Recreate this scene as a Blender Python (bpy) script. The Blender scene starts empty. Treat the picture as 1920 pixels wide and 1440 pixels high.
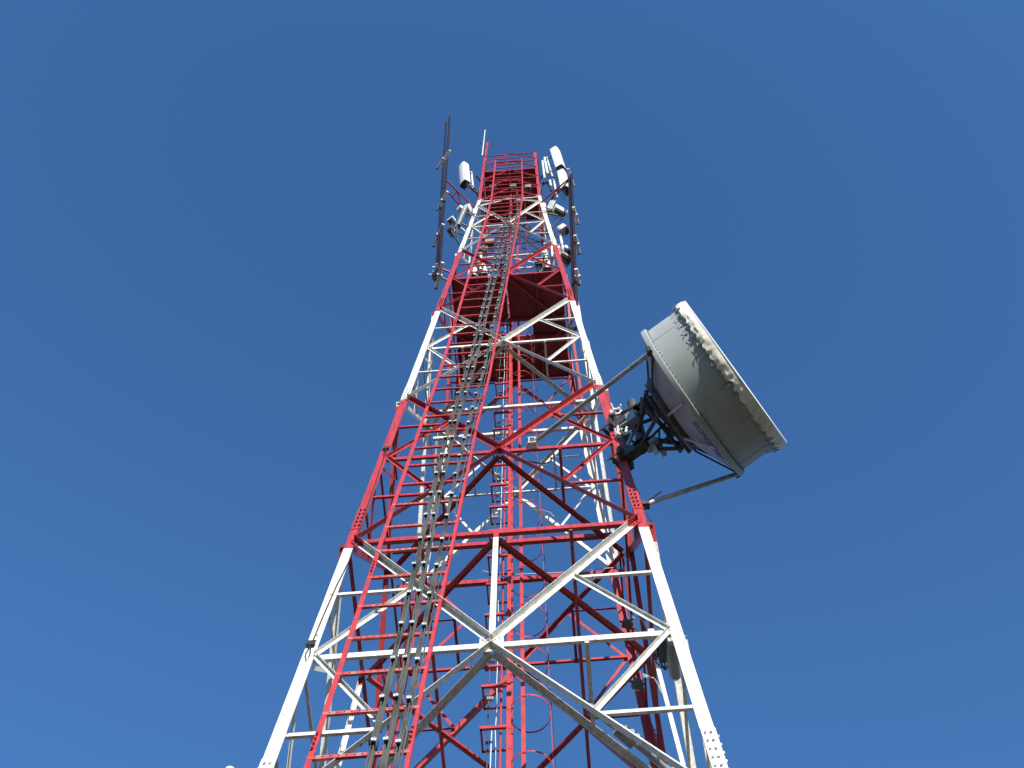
import bpy, bmesh, math, random
from mathutils import Vector as V, Matrix, noise
random.seed(7)
rad = math.radians
S = bpy.context.scene
COL = S.collection

# ------------------------------------------------------------------ camera
CP = V((1.26352813, -14.2425599, 0.0))
CR = V((0.99680823, 0.07980428, 0.00215262))
CU = V((0.07878014, -0.98766597, 0.13531307))
CF = V((-0.01292463, 0.1347116, 0.99080055))
cam_d = bpy.data.cameras.new('camera')
cam = bpy.data.objects.new('camera', cam_d)
COL.objects.link(cam)
m = Matrix((CR, CU, -CF)).transposed().to_4x4()
m.translation = CP
cam.matrix_world = m
cam_d.sensor_fit = 'HORIZONTAL'
cam_d.sensor_width = 36
cam_d.lens = 1850 / 1920 * 36
cam_d.shift_y = -560 / 1920
cam_d.clip_start = 0.05
cam_d.clip_end = 3000
S.camera = cam

# ------------------------------------------------------------------ sky, sun, exposure
SUN_EL = rad(21)
SUN = V((0.33 * math.cos(SUN_EL), -0.944 * math.cos(SUN_EL), math.sin(SUN_EL))).normalized()
world = bpy.data.worlds.new('World')
S.world = world
world.use_nodes = True
wn = world.node_tree
for n in list(wn.nodes):
    wn.nodes.remove(n)
sky = wn.nodes.new('ShaderNodeTexSky')
sky.sky_type = 'NISHITA'
sky.sun_disc = False
sky.sun_elevation = SUN_EL
sky.sun_rotation = math.atan2(SUN.x, SUN.y)
sky.air_density = 1.5
sky.dust_density = 0.0
sky.ozone_density = 10.0
bg = wn.nodes.new('ShaderNodeBackground')
bg.inputs['Strength'].default_value = 0.095
wo = wn.nodes.new('ShaderNodeOutputWorld')
wn.links.new(sky.outputs[0], bg.inputs[0])
wn.links.new(bg.outputs[0], wo.inputs[0])
sd = bpy.data.lights.new('sun', 'SUN')
sd.energy = 3.3
sd.angle = rad(0.5)
sd.color = (1.0, 0.95, 0.87)
so = bpy.data.objects.new('sun', sd)
so.rotation_euler = SUN.to_track_quat('Z', 'Y').to_euler()
so.location = SUN * 100
COL.objects.link(so)
S.view_settings.view_transform = 'Standard'
S.view_settings.look = 'None'
S.view_settings.gamma = 1
S.view_settings.exposure = 1.0


def at(u, v, z):
    """point at height z seen at the photo position u, v (survey helper)"""
    d = CF + CR * ((u - 960) / 1850) - CU * ((v - 160) / 1850)
    return CP + d * (z / d.z)


def at_y(u, v, y):
    d = CF + CR * ((u - 960) / 1850) - CU * ((v - 160) / 1850)
    return CP + d * ((y - CP.y) / d.y)


# ------------------------------------------------------------------ mesh builder
class MB:
    def __init__(s):
        s.v = []; s.f = []; s.m = []

    def add(s, vs, fs, mi=0):
        b = len(s.v)
        s.v += [tuple(p) for p in vs]
        s.f += [tuple(b + i for i in f) for f in fs]
        s.m += [mi] * len(fs)

    def box(s, c, ax, ay, az, mi=0):
        c, ax, ay, az = V(c), V(ax), V(ay), V(az)
        vs = [c + ax * i + ay * j + az * k for i in (-1, 1) for j in (-1, 1) for k in (-1, 1)]
        s.add(vs, [(0, 1, 3, 2), (4, 6, 7, 5), (0, 4, 5, 1), (2, 3, 7, 6), (0, 2, 6, 4), (1, 5, 7, 3)], mi)

    def prism(s, p0, p1, e, n, prof, mi=0):
        p0, p1 = V(p0), V(p1)
        k = len(prof)
        vs = [p0 + e * a + n * b for a, b in prof] + [p1 + e * a + n * b for a, b in prof]
        fs = [(i, (i + 1) % k, k + (i + 1) % k, k + i) for i in range(k)]
        fs += [tuple(range(k)), tuple(range(2 * k - 1, k - 1, -1))]
        s.add(vs, fs, mi)

    def angle(s, p0, p1, e, n, we, wn_, t=0.008, mi=0):
        s.prism(p0, p1, e, n, [(0, 0), (we, 0), (we, t), (t, t), (t, wn_), (0, wn_)], mi)

    def bar(s, p0, p1, w, d, up=V((0, 0, 1)), mi=0):
        p0, p1 = V(p0), V(p1)
        dr = (p1 - p0).normalized()
        e = dr.cross(up)
        if e.length < 1e-4:
            e = dr.cross(V((0, 1, 0)))
        e.normalize()
        n = e.cross(dr).normalized()
        s.prism(p0, p1, e, n, [(-w / 2, -d / 2), (w / 2, -d / 2), (w / 2, d / 2), (-w / 2, d / 2)], mi)

    def tube(s, pts, r, k=10, mi=0, caps=True, closed=False):
        pts = [V(p) for p in pts]
        rs = r if isinstance(r, (list, tuple)) else [r] * len(pts)
        n = len(pts)
        prev = None
        rings = []
        for i, p in enumerate(pts):
            if closed:
                t = (pts[(i + 1) % n] - pts[i - 1]).normalized()
            else:
                t = (pts[min(i + 1, n - 1)] - pts[max(i - 1, 0)]).normalized()
            if prev is None:
                a = V((0, 0, 1)) if abs(t.z) < 0.9 else V((0, 1, 0))
                e = t.cross(a).normalized()
            else:
                e = (prev - t * prev.dot(t))
                e = e.normalized() if e.length > 1e-6 else t.cross(V((1, 0, 0))).normalized()
            prev = e
            q = t.cross(e)
            rings.append([p + (e * math.cos(2 * math.pi * j / k) + q * math.sin(2 * math.pi * j / k)) * rs[i] for j in range(k)])
        vs = [p for rg in rings for p in rg]
        fs = []
        for i in range(n if closed else n - 1):
            a, b = i * k, ((i + 1) % n) * k
            fs += [(a + j, a + (j + 1) % k, b + (j + 1) % k, b + j) for j in range(k)]
        if caps and not closed:
            fs += [tuple(range(k - 1, -1, -1)), tuple((n - 1) * k + j for j in range(k))]
        s.add(vs, fs, mi)

    def bolt(s, p, n, r=0.02, h=0.022, mi=0):
        p, n = V(p), V(n)
        s.tube([p, p + n * h], r, 6, mi)

    def build(s, name, mats, parent=None, smooth=False, bevel=0):
        me = bpy.data.meshes.new(name)
        org = V((0, 0, 0))
        q = parent
        while q is not None:
            org += q.location
            q = q.parent
        me.from_pydata([(x - org.x, y - org.y, z - org.z) for x, y, z in s.v], [], s.f)
        if not isinstance(mats, (list, tuple)):
            mats = [mats]
        for q in mats:
            me.materials.append(q)
        for p, i in zip(me.polygons, s.m):
            p.material_index = i
        bm = bmesh.new(); bm.from_mesh(me)
        bmesh.ops.recalc_face_normals(bm, faces=bm.faces)
        bm.to_mesh(me); bm.free()
        if smooth:
            me.shade_smooth()
            me.set_sharp_from_angle(angle=rad(35))
        o = bpy.data.objects.new(name, me)
        COL.objects.link(o)
        if bevel:
            b = o.modifiers.new('bevel', 'BEVEL'); b.width = bevel; b.segments = 2; b.limit_method = 'ANGLE'
        if parent:
            o.parent = parent
        return o


def thing(name, label, cat, loc=(0, 0, 0), group=None):
    o = bpy.data.objects.new(name, None)
    o.empty_display_size = 0.3
    o.location = loc
    COL.objects.link(o)
    return tag(o, label, cat, group)


def tag(o, label, cat, group=None):
    o['label'] = label; o['category'] = cat
    if group:
        o['group'] = group
    return o


# ------------------------------------------------------------------ materials
def mat(name, col, rough=0.5, metal=0.0, var=0.12, scale=3.0, bump=0.0, dirt=None, bscale=40, spec=0.5):
    mt = bpy.data.materials.new(name)
    mt.use_nodes = True
    nt = mt.node_tree
    b = nt.nodes['Principled BSDF']
    g = nt.nodes.new('ShaderNodeNewGeometry')
    n1 = nt.nodes.new('ShaderNodeTexNoise'); n1.inputs['Scale'].default_value = scale; n1.inputs['Detail'].default_value = 6
    nt.links.new(g.outputs['Position'], n1.inputs['Vector'])
    mx = nt.nodes.new('ShaderNodeMix'); mx.data_type = 'RGBA'
    dk = dirt or tuple(c * (1 - var * 2) for c in col)
    mx.inputs[6].default_value = (*dk, 1); mx.inputs[7].default_value = (*col, 1)
    rp = nt.nodes.new('ShaderNodeMapRange')
    rp.inputs['From Min'].default_value = 0.33; rp.inputs['From Max'].default_value = 0.55
    nt.links.new(n1.outputs['Fac'], rp.inputs['Value'])
    nt.links.new(rp.outputs[0], mx.inputs[0])
    nt.links.new(mx.outputs[2], b.inputs['Base Color'])
    b.inputs['Roughness'].default_value = rough
    b.inputs['Metallic'].default_value = metal
    b.inputs['Specular IOR Level'].default_value = spec
    if bump:
        n2 = nt.nodes.new('ShaderNodeTexNoise'); n2.inputs['Scale'].default_value = bscale
        nt.links.new(g.outputs['Position'], n2.inputs['Vector'])
        bp = nt.nodes.new('ShaderNodeBump'); bp.inputs['Strength'].default_value = bump; bp.inputs['Distance'].default_value = 0.01
        nt.links.new(n2.outputs['Fac'], bp.inputs['Height'])
        nt.links.new(bp.outputs[0], b.inputs['Normal'])
    return mt


RED = (0.48, 0.036, 0.042)
WHITE = (0.80, 0.79, 0.74)
LV = dict(Lt=49.813, L1=39.975, L2=32.387, L3=25.045, L4=18.182, L5=11.382,
          c2=44.272, P=36.053, c3=28.765, c4=21.647, c5=14.77)


def tower_paint():
    """aviation paint: red and white bands at fixed heights, with wear"""
    mt = mat('banded_tower_paint', WHITE, 0.42)
    nt = mt.node_tree
    b = nt.nodes['Principled BSDF']
    g = nt.nodes.new('ShaderNodeNewGeometry')
    sp = nt.nodes.new('ShaderNodeSeparateXYZ')
    nt.links.new(g.outputs['Position'], sp.inputs[0])
    wob = nt.nodes.new('ShaderNodeTexNoise'); wob.inputs['Scale'].default_value = 9
    nt.links.new(g.outputs['Position'], wob.inputs['Vector'])
    ma = nt.nodes.new('ShaderNodeMath'); ma.operation = 'MULTIPLY_ADD'; ma.inputs[1].default_value = 0.05
    nt.links.new(wob.outputs['Fac'], ma.inputs[0]); nt.links.new(sp.outputs['Z'], ma.inputs[2])
    rg = nt.nodes.new('ShaderNodeMapRange')
    rg.inputs['From Min'].default_value = -2; rg.inputs['From Max'].default_value = 70
    nt.links.new(ma.outputs[0], rg.inputs['Value'])
    cr = nt.nodes.new('ShaderNodeValToRGB'); cr.color_ramp.interpolation = 'CONSTANT'
    bounds = [(-2, 'w'), (4.6, 'r'), (11.0, 'w'), (17.80, 'r'), (24.85, 'w'), (32.30, 'r'), (39.85, 'w'), (49.98, 'r')]
    els = cr.color_ramp.elements
    while len(els) < len(bounds):
        els.new(0.5)
    for i, (z, c) in enumerate(bounds):
        els[i].position = (z + 2) / 72
        els[i].color = (1, 1, 1, 1) if c == 'w' else (0, 0, 0, 1)
    nt.links.new(rg.outputs[0], cr.inputs[0])
    n1 = nt.nodes.new('ShaderNodeTexNoise'); n1.inputs['Scale'].default_value = 2.5; n1.inputs['Detail'].default_value = 8
    mp = nt.nodes.new('ShaderNodeMapping'); mp.inputs['Scale'].default_value = (6, 6, 0.7)
    nt.links.new(g.outputs['Position'], mp.inputs[0]); nt.links.new(mp.outputs[0], n1.inputs['Vector'])
    rp = nt.nodes.new('ShaderNodeMapRange'); rp.inputs['From Min'].default_value = 0.35; rp.inputs['From Max'].default_value = 0.62
    nt.links.new(n1.outputs['Fac'], rp.inputs['Value'])
    mw = nt.nodes.new('ShaderNodeMix'); mw.data_type = 'RGBA'
    mw.inputs[6].default_value = (0.58, 0.55, 0.47, 1); mw.inputs[7].default_value = (*WHITE, 1)
    mr = nt.nodes.new('ShaderNodeMix'); mr.data_type = 'RGBA'
    mr.inputs[6].default_value = (0.30, 0.026, 0.03, 1); mr.inputs[7].default_value = (*RED, 1)
    for q in (mw, mr):
        nt.links.new(rp.outputs[0], q.inputs[0])
    fx = nt.nodes.new('ShaderNodeMix'); fx.data_type = 'RGBA'
    nt.links.new(cr.outputs[0], fx.inputs[0]); nt.links.new(mr.outputs[2], fx.inputs[6]); nt.links.new(mw.outputs[2], fx.inputs[7])
    # sparse rust specks
    vr = nt.nodes.new('ShaderNodeTexNoise'); vr.inputs['Scale'].default_value = 14; vr.inputs['Detail'].default_value = 4
    nt.links.new(g.outputs['Position'], vr.inputs['Vector'])
    vp = nt.nodes.new('ShaderNodeMapRange'); vp.inputs['From Min'].default_value = 0.655; vp.inputs['From Max'].default_value = 0.73
    nt.links.new(vr.outputs['Fac'], vp.inputs['Value'])
    fr = nt.nodes.new('ShaderNodeMix'); fr.data_type = 'RGBA'; fr.inputs[7].default_value = (0.22, 0.12, 0.07, 1)
    nt.links.new(vp.outputs[0], fr.inputs[0]); nt.links.new(fx.outputs[2], fr.inputs[6])
    nt.links.new(fr.outputs[2], b.inputs['Base Color'])
    return mt


M_TOWER = tower_paint()
M_RED = mat('red_steel_paint', RED, 0.45, dirt=(0.32, 0.03, 0.033), scale=5)
M_RUNG = mat('worn_red_paint', (0.50, 0.05, 0.05), 0.5, dirt=(0.42, 0.20, 0.16), scale=7)
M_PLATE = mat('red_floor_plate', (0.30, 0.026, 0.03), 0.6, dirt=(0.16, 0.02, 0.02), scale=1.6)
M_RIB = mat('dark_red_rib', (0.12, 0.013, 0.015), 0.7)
M_HOLE = mat('dark_hole', (0.03, 0.01, 0.01), 0.9)
M_BOLT_SHADE = mat('bolt_painted_shade', (0.05, 0.03, 0.03), 0.5)  # low-sun shadow of the red-band splice bolts put into their colour
M_GALV = mat('galvanised_steel', (0.42, 0.43, 0.42), 0.5, 0.35, var=0.18, scale=9)
M_DARKST = mat('dark_weathered_steel', (0.085, 0.085, 0.08), 0.6, 0.35, var=0.25, scale=6, dirt=(0.055, 0.045, 0.038))
M_CABLE = mat('cable_sheath', (0.105, 0.108, 0.098), 0.42, scale=2, var=0.3)
M_BLACK = mat('black_rubber', (0.02, 0.02, 0.02), 0.6)
M_CLAMP = mat('clamp_metal', (0.75, 0.76, 0.75), 0.35, 0.2)
M_ANT = mat('white_radome', (0.80, 0.80, 0.77), 0.4, scale=1.5, var=0.05)
M_GREYBOX = mat('grey_radio_housing', (0.30, 0.31, 0.29), 0.5)
M_WHITEBOX = mat('white_radio_housing', (0.78, 0.78, 0.74), 0.45, var=0.06)
M_EDGE = mat('aged_grey_radome', (0.42, 0.43, 0.42), 0.5)
M_EDGE2 = mat('pale_grey_fibreglass', (0.60, 0.61, 0.60), 0.5)
M_OLIVE = mat('dark_connector', (0.06, 0.06, 0.05), 0.5)
M_SKIRT = mat('cream_radome_fabric', (0.76, 0.72, 0.61), 0.8, scale=3.5, dirt=(0.60, 0.56, 0.47), bump=0.5, bscale=11)
M_RIM = mat('white_rim', (0.82, 0.82, 0.80), 0.4, var=0.05)
M_LETTER = mat('purple_lettering', (0.10, 0.075, 0.26), 0.5)
M_DISH = mat('dish_back_grey', (0.29, 0.30, 0.305), 0.6, var=0.08, scale=2)
M_POLE = mat('maroon_antenna_pole', (0.016, 0.004, 0.009), 0.6, dirt=(0.012, 0.004, 0.008), spec=0.2)
M_BLUE = mat('pale_blue_cable', (0.42, 0.60, 0.66), 0.5)
M_WCABLE = mat('pale_cable', (0.7, 0.7, 0.66), 0.5)


def shroud_material():
    mt = mat('shroud_sheet_metal', (0.365, 0.39, 0.38), 0.7, 0.0, scale=2.2, var=0.05, spec=0.2)
    nt = mt.node_tree
    b = nt.nodes['Principled BSDF']
    uv = nt.nodes.new('ShaderNodeAttribute'); uv.attribute_name = 'ang'
    ma = nt.nodes.new('ShaderNodeMath'); ma.operation = 'MULTIPLY'; ma.inputs[1].default_value = 230
    sn = nt.nodes.new('ShaderNodeMath'); sn.operation = 'SINE'
    nt.links.new(uv.outputs['Fac'], ma.inputs[0]); nt.links.new(ma.outputs[0], sn.inputs[0])
    bp = nt.nodes.new('ShaderNodeBump'); bp.inputs['Strength'].default_value = 0.16; bp.inputs['Distance'].default_value = 0.004
    nt.links.new(sn.outputs[0], bp.inputs['Height']); nt.links.new(bp.outputs[0], b.inputs['Normal'])
    return mt


M_SHROUD = shroud_material()

# ------------------------------------------------------------------ tower geometry
LX_ = 0.09     # the same sideways
LO = 0.012      # the leg angle's outer corner stands outside the bracing lines
ZT = 49.813
ZTOP = 61.2
GROUND = -1.6


def H(z):
    return 1.55875 + max(0.0, ZT - z) * 0.0845885 / 2


def rot(v, k):
    x, y, z = v
    for _ in range(k):
        x, y = -y, x
    return V((x, y, z))


def fp(k, s, z, off=0.0):
    """point on face k (0 front, 1 right, 2 back, 3 left), s = -1..1 from leg to leg"""
    h = H(z)
    return rot((s * h, -(h + (LO if k % 2 == 0 else LX_) + off), z), k)


def fn(k, z=20):
    n = V((0, -1, 0.0423 if z < ZT else 0)).normalized()
    return rot(n, k)


tower = thing('lattice_tower', 'tall red and white banded steel lattice tower tapering up into the blue sky', 'tower', (0, 0, GROUND))


def scale_z(z):
    return 1.0 if z < 22 else 1.0 - 0.25 * min(1, (z - 22) / 40)


def member(mb, p0, p1, n, w, w2, edge, out, off=0.0, t=0.008, inset=0.0):
    """angle section; edge -1: corner on the upper edge, +1: corner on the lower edge; out: +1 second flange outward"""
    p0, p1 = V(p0), V(p1)
    d = (p1 - p0).normalized()
    p0, p1 = p0 + d * inset, p1 - d * inset
    e = n.cross(d).normalized()
    if abs(e.z) < 1e-3:
        if e.x * edge + 0.001 < 0:
            e = -e
    elif e.z * edge < 0:
        e = -e
    s = n * off
    mb.angle(p0 + s - e * w / 2, p1 + s - e * w / 2, e, n * out, w, w2, t)


def on_face(u, v, off):
    z = 18.0
    for _ in range(80):
        p = at_y(u, v, -(H(z) + LO + off))
        z = (z + p.z) / 2
    return at_y(u, v, -(H(z) + LO + off))


# legs
LSIGN = [(-1, -1), (1, -1), (1, 1), (-1, 1)]
for sx, sy in LSIGN:
    mb = MB()
    zs = [GROUND, 5, 11, 18, 25, 32, 40, ZT, 55, ZTOP]
    rings = []
    for z in zs:
        w = 0.205 if z < 12 else 0.205 - (z - 12) * 0.0009
        t = 0.022
        h = H(z)
        prof = [(0, 0), (w, 0), (w, t), (t, t), (t, w), (0, w)]
        rings.append([V((sx * (h + LX_ - a), sy * (h + LO - b), z)) for a, b in prof])
    vs = [p for r in rings for p in r]
    fs = []
    for i in range(len(zs) - 1):
        fs += [(i * 6 + j, i * 6 + (j + 1) % 6, i * 6 + 6 + (j + 1) % 6, i * 6 + 6 + j) for j in range(6)]
    fs += [tuple(range(6)), tuple(range(len(vs) - 1, len(vs) - 7, -1))]
    mb.add(vs, fs)
    if sx < 0 and sy < 0:      # the front corner post that stands above the rest
        mb.box((sx * (H(61) + 0.0), sy * (H(61) - 0.05), 63.4), (0.07, 0, 0), (0, 0.07, 0), (0, 0, 2.2))
    leg = mb.build('leg', M_TOWER, tower)
    # bolted splices
    for zl in (LV['L5'], LV['L4'], LV['L3'], LV['L2'], LV['L1']):
        zc = zl + 0.85
        if zl == LV['L3']:
            zc = zl + 0.35
        sc = scale_z(zl)
        mb = MB()
        for ax in (0, 1):
            for i in range(8):
                z0, z1 = zc - 0.36 + i * 0.09, zc - 0.36 + (i + 1) * 0.09
            h0, h1 = H(zc - 0.4), H(zc + 0.4)
            wd = 0.20 * sc
            def P(h, z, a, o):
                q = (sx * (h + LX_ - a), sy * (h + LO + o)) if ax == 0 else (sx * (h + LX_ + o), sy * (h + LO - a))
                return V((q[0], q[1], z))
            vs = [P(h0, zc - .4, 0.0, 0.013), P(h0, zc - .4, wd, 0.013), P(h1, zc + .4, wd, 0.013), P(h1, zc + .4, 0.0, 0.013),
                  P(h0, zc - .4, 0.0, 0.001), P(h0, zc - .4, wd, 0.001), P(h1, zc + .4, wd, 0.001), P(h1, zc + .4, 0.0, 0.001)]
            mb.add(vs, [(0, 1, 2, 3), (7, 6, 5, 4), (0, 4, 5, 1), (1, 5, 6, 2), (2, 6, 7, 3), (3, 7, 4, 0)], 0)
            nn = V((0, sy, 0)) if ax == 0 else V((sx, 0, 0))
            for i in range(5):
                z = zc - 0.3 + i * 0.15
                for a in (0.065 * sc, 0.145 * sc):
                    mb.bolt(P(H(z), z, a, 0.012), nn, 0.02 * sc, 0.035, 1)
        mb.build('splice_plate', [M_TOWER, M_BOLT_SHADE if zl in (LV['L4'], LV['L2']) else M_TOWER], leg)

PANELS = [('Lt', 'c2', 'L1'), ('L1', 'P', 'L2'), ('L2', 'c3', 'L3'), ('L3', 'c4', 'L4'), ('L4', 'c5', 'L5')]
bolts_at = []
rest_strut, rest_red = MB(), MB()
n_str = n_red = 0
for zu, zc_, zl in PANELS:
    U_, C_, L_ = LV[zu], LV[zc_], LV[zl]
    if zu == 'Lt':
        U_ = ZT - 1.35
    sc = scale_z(C_)
    for k in range(4):
        n = fn(k)
        for s in (-1, 1):
            # main diagonals: corner to centre, centre to corner
            for z_leg, edge in ((U_, -1), (L_, 1)):
                mb = MB()
                a, c = fp(k, s * 0.985, z_leg), fp(k, 0, C_)
                member(mb, a, c, n, (0.10 if edge < 0 else 0.11) * sc, (0.13 if edge < 0 else 0.105) * sc, edge, 1, 0.016)
                d = (c - a).normalized()
                for q in (0.10, 0.2):
                    mb.bolt(a + d * q + n * 0.026, n, 0.018, 0.02)
                    mb.bolt(c - d * q + n * 0.026, n, 0.018, 0.02)
                mb.build('diagonal_brace', M_TOWER, tower)
                # secondary bracing of the quarter
                md = (a + c) / 2
                lg = fp(k, s * (1 - 0.12 / H(md.z)), md.z)
                cn = fp(k, s * (1 - 0.12 / H(C_)), C_)
                big = k == 0 or (k in (1, 3) and C_ < 36)
                mb = MB() if big else rest_strut
                member(mb, md, lg, n, 0.062 * sc, 0.05 * sc, 1, -1, -0.006, 0.006)
                if big:
                    mb.build('horizontal_strut', M_TOWER, tower)
                mb = MB() if big else rest_red
                member(mb, md, cn, n, 0.075 * sc, 0.06 * sc, -1, 1, 0.012, 0.006, 0.02)
                if big:
                    mb.bolt(cn + n * 0.02, n, 0.018, 0.02)
                    mb.build('redundant_brace', M_TOWER, tower)
        # horizontal through the crossing
        mb = MB()
        w = 1 - 0.11 / H(C_)
        member(mb, fp(k, -w, C_), fp(k, w, C_), n, 0.115 * sc, 0.055 * sc, 1, -1, -0.012)
        mb.build('horizontal_brace', M_TOWER, tower)
        # gusset plate with bolts
        mb = MB()
        c = fp(k, 0, C_)
        e = rot((1, 0, 0), k)
        f = n.cross(e).normalized()
        big = zc_ == 'c5'
        gx, gz = (0.2, 0.19) if big else (0.17 * sc, 0.15 * sc)
        mb.box(c + n * 0.006, e * gx, f * gz, n * 0.007)
        for i in (-1, 0, 1):
            for j in (-1, 1):
                mb.bolt(c + n * 0.013 + e * gx * 0.68 * i + f * gz * 0.55 * j, n, 0.02, 0.024)
        mb.build('gusset_plate', M_TOWER, tower)
        # plan bracing diamond between face centres and its short ties
        mb = MB()
        a, b = fp(k, 0, C_, -0.02), fp((k + 1) % 4, 0, C_, -0.02)
        up = V((0, 0, 1))
        d = (b - a).normalized()
        e = up.cross(d).normalized()
        if e.dot(-(a + b)) < 0:
            e = -e
        mb.angle(a + d * .1 - up * 0.03 + e * .115 * sc, b - d * .1 - up * 0.03 + e * .115 * sc, -e, -up, 0.115 * sc, 0.05 * sc)
        mb.build('plan_brace', M_TOWER, tower)
        mid = (a + b) / 2
        mb = MB()
        if k % 2 == 0:
            q = V((mid.x, a.y, C_)); q2 = V((mid.x, mid.y, C_))
        else:
            q = V((mid.x, b.y, C_)); q2 = V((mid.x, mid.y, C_))
        mb.bar(q - up * 0.07, q2 - up * 0.07, 0.07 * sc, 0.05 * sc)
        mb.build('plan_tie', M_TOWER, tower)
    # pair of beams across the inside carrying the ladder
    h = H(C_)
    for t_ in (0.415, 0.59):
        y = -h + 2 * h * t_
        mb = MB()
        mb.angle(V((-h + .03, y, C_ - .06)), V((h - .03, y, C_ - .06)), V((0, 0, 1)), V((0, 1, 0)), 0.12 * sc, 0.09 * sc)
        mb.build('cross_beam', M_TOWER, tower)
o = rest_strut.build('horizontal_strut', M_TOWER, tower); o['kind'] = 'stuff'
o = rest_red.build('redundant_brace', M_TOWER, tower); o['kind'] = 'stuff'

# level L4 (and L5): face horizontals, hanging centre post, diamond
for zl, zc_ in ((LV['L4'], LV['c5']), (LV['L5'], 8.2)):
    h = H(zl)
    for k in range(4):
        n = fn(k)
        mb = MB()
        w = 1 - 0.11 / h
        member(mb, fp(k, -w, zl), fp(k, w, zl), n, 0.115, 0.08, 1, -1, -0.012)
        mb.build('horizontal_brace', M_TOWER, tower)
        mb = MB()
        e = rot((1, 0, 0), k)
        a, b = fp(k, 0, zl - 0.03), fp(k, 0, zc_ + 0.1)
        mb.angle(a - e * .05 + n * .012, b - e * .05 + n * .012, e, -n, 0.105, 0.08)
        mb.build('centre_post', M_TOWER, tower)
        a, b = fp(k, 0, zl, -0.03), fp((k + 1) % 4, 0, zl, -0.03)
        up = V((0, 0, 1)); d = (b - a).normalized(); e = up.cross(d).normalized()
        if e.dot(-(a + b)) < 0:
            e = -e
        mb = MB()
        mb.angle(a + d * .1 - up * .05 + e * .12, b - d * .1 - up * .05 + e * .12, -e, -up, 0.12, 0.05)
        mb.build('plan_brace', M_TOWER, tower)
        mid = (a + b) / 2
        mb = MB()
        q = V((mid.x, a.y if k % 2 == 0 else b.y, zl)); q2 = V((mid.x, 0, zl))
        mb.bar(q - up * 0.09, q2 - up * 0.09, 0.07, 0.05)
        mb.build('plan_tie', M_TOWER, tower)

# lower panels down to the ground (below the picture)
mb = MB()
for U_, L_ in ((LV['L5'], 4.9), (4.9, GROUND)):
    C_ = (U_ + L_) / 2
    for k in range(4):
        n = fn(k)
        for s in (-1, 1):
            member(mb, fp(k, s * .985, U_), fp(k, 0, C_), n, 0.115, 0.1, -1, 1, 0.016)
            member(mb, fp(k, s * .985, L_), fp(k, 0, C_), n, 0.115, 0.1, 1, 1, 0.016)
        member(mb, fp(k, -.94, C_), fp(k, .94, C_), n, 0.115, 0.055, 1, -1, -0.012)
mb.build('base_bracing', M_TOWER, tower)
mb = MB()
for sx, sy in LSIGN:
    h = H(GROUND)
    mb.box((sx * h, sy * h, GROUND + 0.25), (0.5, 0, 0), (0, 0.5, 0), (0, 0, 0.26))
mb.build('concrete_footing', mat('footing_concrete', (0.42, 0.41, 0.38), 0.9, scale=5), tower)

# short inverted V closing the taper
for k in range(4):
    n = fn(k, 49)
    for s in (-1, 1):
        mb = MB()
        member(mb, fp(k, s * .97, ZT - 1.35), fp(k, 0, ZT - .06), n, 0.10, 0.06, -1, 1, 0.014)
        mb.build('chevron_brace', M_TOWER, tower)
# straight top section: inverted V bracing
NTOP = 5
dz = (ZTOP - ZT) / NTOP
for i in range(NTOP + 1):
    z = ZT + i * dz
    for k in range(4):
        n = fn(k, 60)
        mb = MB()
        w = 0.93
        member(mb, fp(k, -w, z), fp(k, w, z), n, 0.10 if i == 0 else 0.07, 0.05, 1, -1, -0.01)
        mb.build('horizontal_brace', M_TOWER, tower)
        if i < NTOP:
            for s in (-1, 1):
                mb = MB()
                member(mb, fp(k, s * .97, z + .05), fp(k, 0, z + dz - .05), n, 0.085, 0.06, -1, 1, 0.014)
                mb.build('chevron_brace', M_TOWER, tower)
for z in (ZT + 2 * dz, ZT + 3 * dz):
    for sg in (-1, 1):
        mb = MB()
        mb.bar((-1.5, sg * 0.5, z - 0.06), (1.5, sg * 0.5, z - 0.06), 0.08, 0.1)
        mb.build('cross_beam', M_TOWER, tower)


# ------------------------------------------------------------------ platforms
def platform(label, z, hole, gap):
    t = thing('work_platform', label, 'platform', (0, 0, z))
    h = H(z) - 0.03
    x0, x1, y0, y1 = hole
    gx = -0.03
    rects = [(-h, gx - gap, -h, y0), (gx + gap, h, -h, y0), (-h, x0, y0, y1), (x1, h, y0, y1), (-h, h, y1, h)]
    for a, b, c, d in rects:
        mb = MB()
        mb.box(((a + b) / 2, (c + d) / 2, z), ((b - a) / 2 - .004, 0, 0), (0, (d - c) / 2 - .004, 0), (0, 0, 0.012))
        nx = max(1, int((b - a) / 0.9))
        for i in range(nx + 1):          # stiffening ribs under the sheet
            x = a + 0.04 + (b - a - 0.08) * i / nx
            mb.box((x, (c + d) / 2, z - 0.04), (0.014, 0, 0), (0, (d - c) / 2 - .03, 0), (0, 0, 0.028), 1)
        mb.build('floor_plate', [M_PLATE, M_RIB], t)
    for y in (y0, y1):
        mb = MB()
        mb.box((0, y, z - 0.075), (h, 0, 0), (0, 0.035, 0), (0, 0, 0.06))
        mb.build('support_beam', M_PLATE, t)
    mb = MB()
    for sg in (-1, 1):
        mb.box((0, sg * (h - .02), z - 0.03), (h - .05, 0, 0), (0, .012, 0), (0, 0, .05))
        mb.box((sg * (h - .02), 0, z - 0.03), (.012, 0, 0), (0, h - .05, 0), (0, 0, .05))
    mb.build('edge_frame', M_RED, t)
    return t


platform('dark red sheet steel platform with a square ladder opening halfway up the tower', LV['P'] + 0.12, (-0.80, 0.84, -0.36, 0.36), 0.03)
platform('small dark red platform inside the straight top section of the tower', ZT + 3 * dz + 0.1, (0.1, 0.72, 0.0, 0.42), 0.004)

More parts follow.
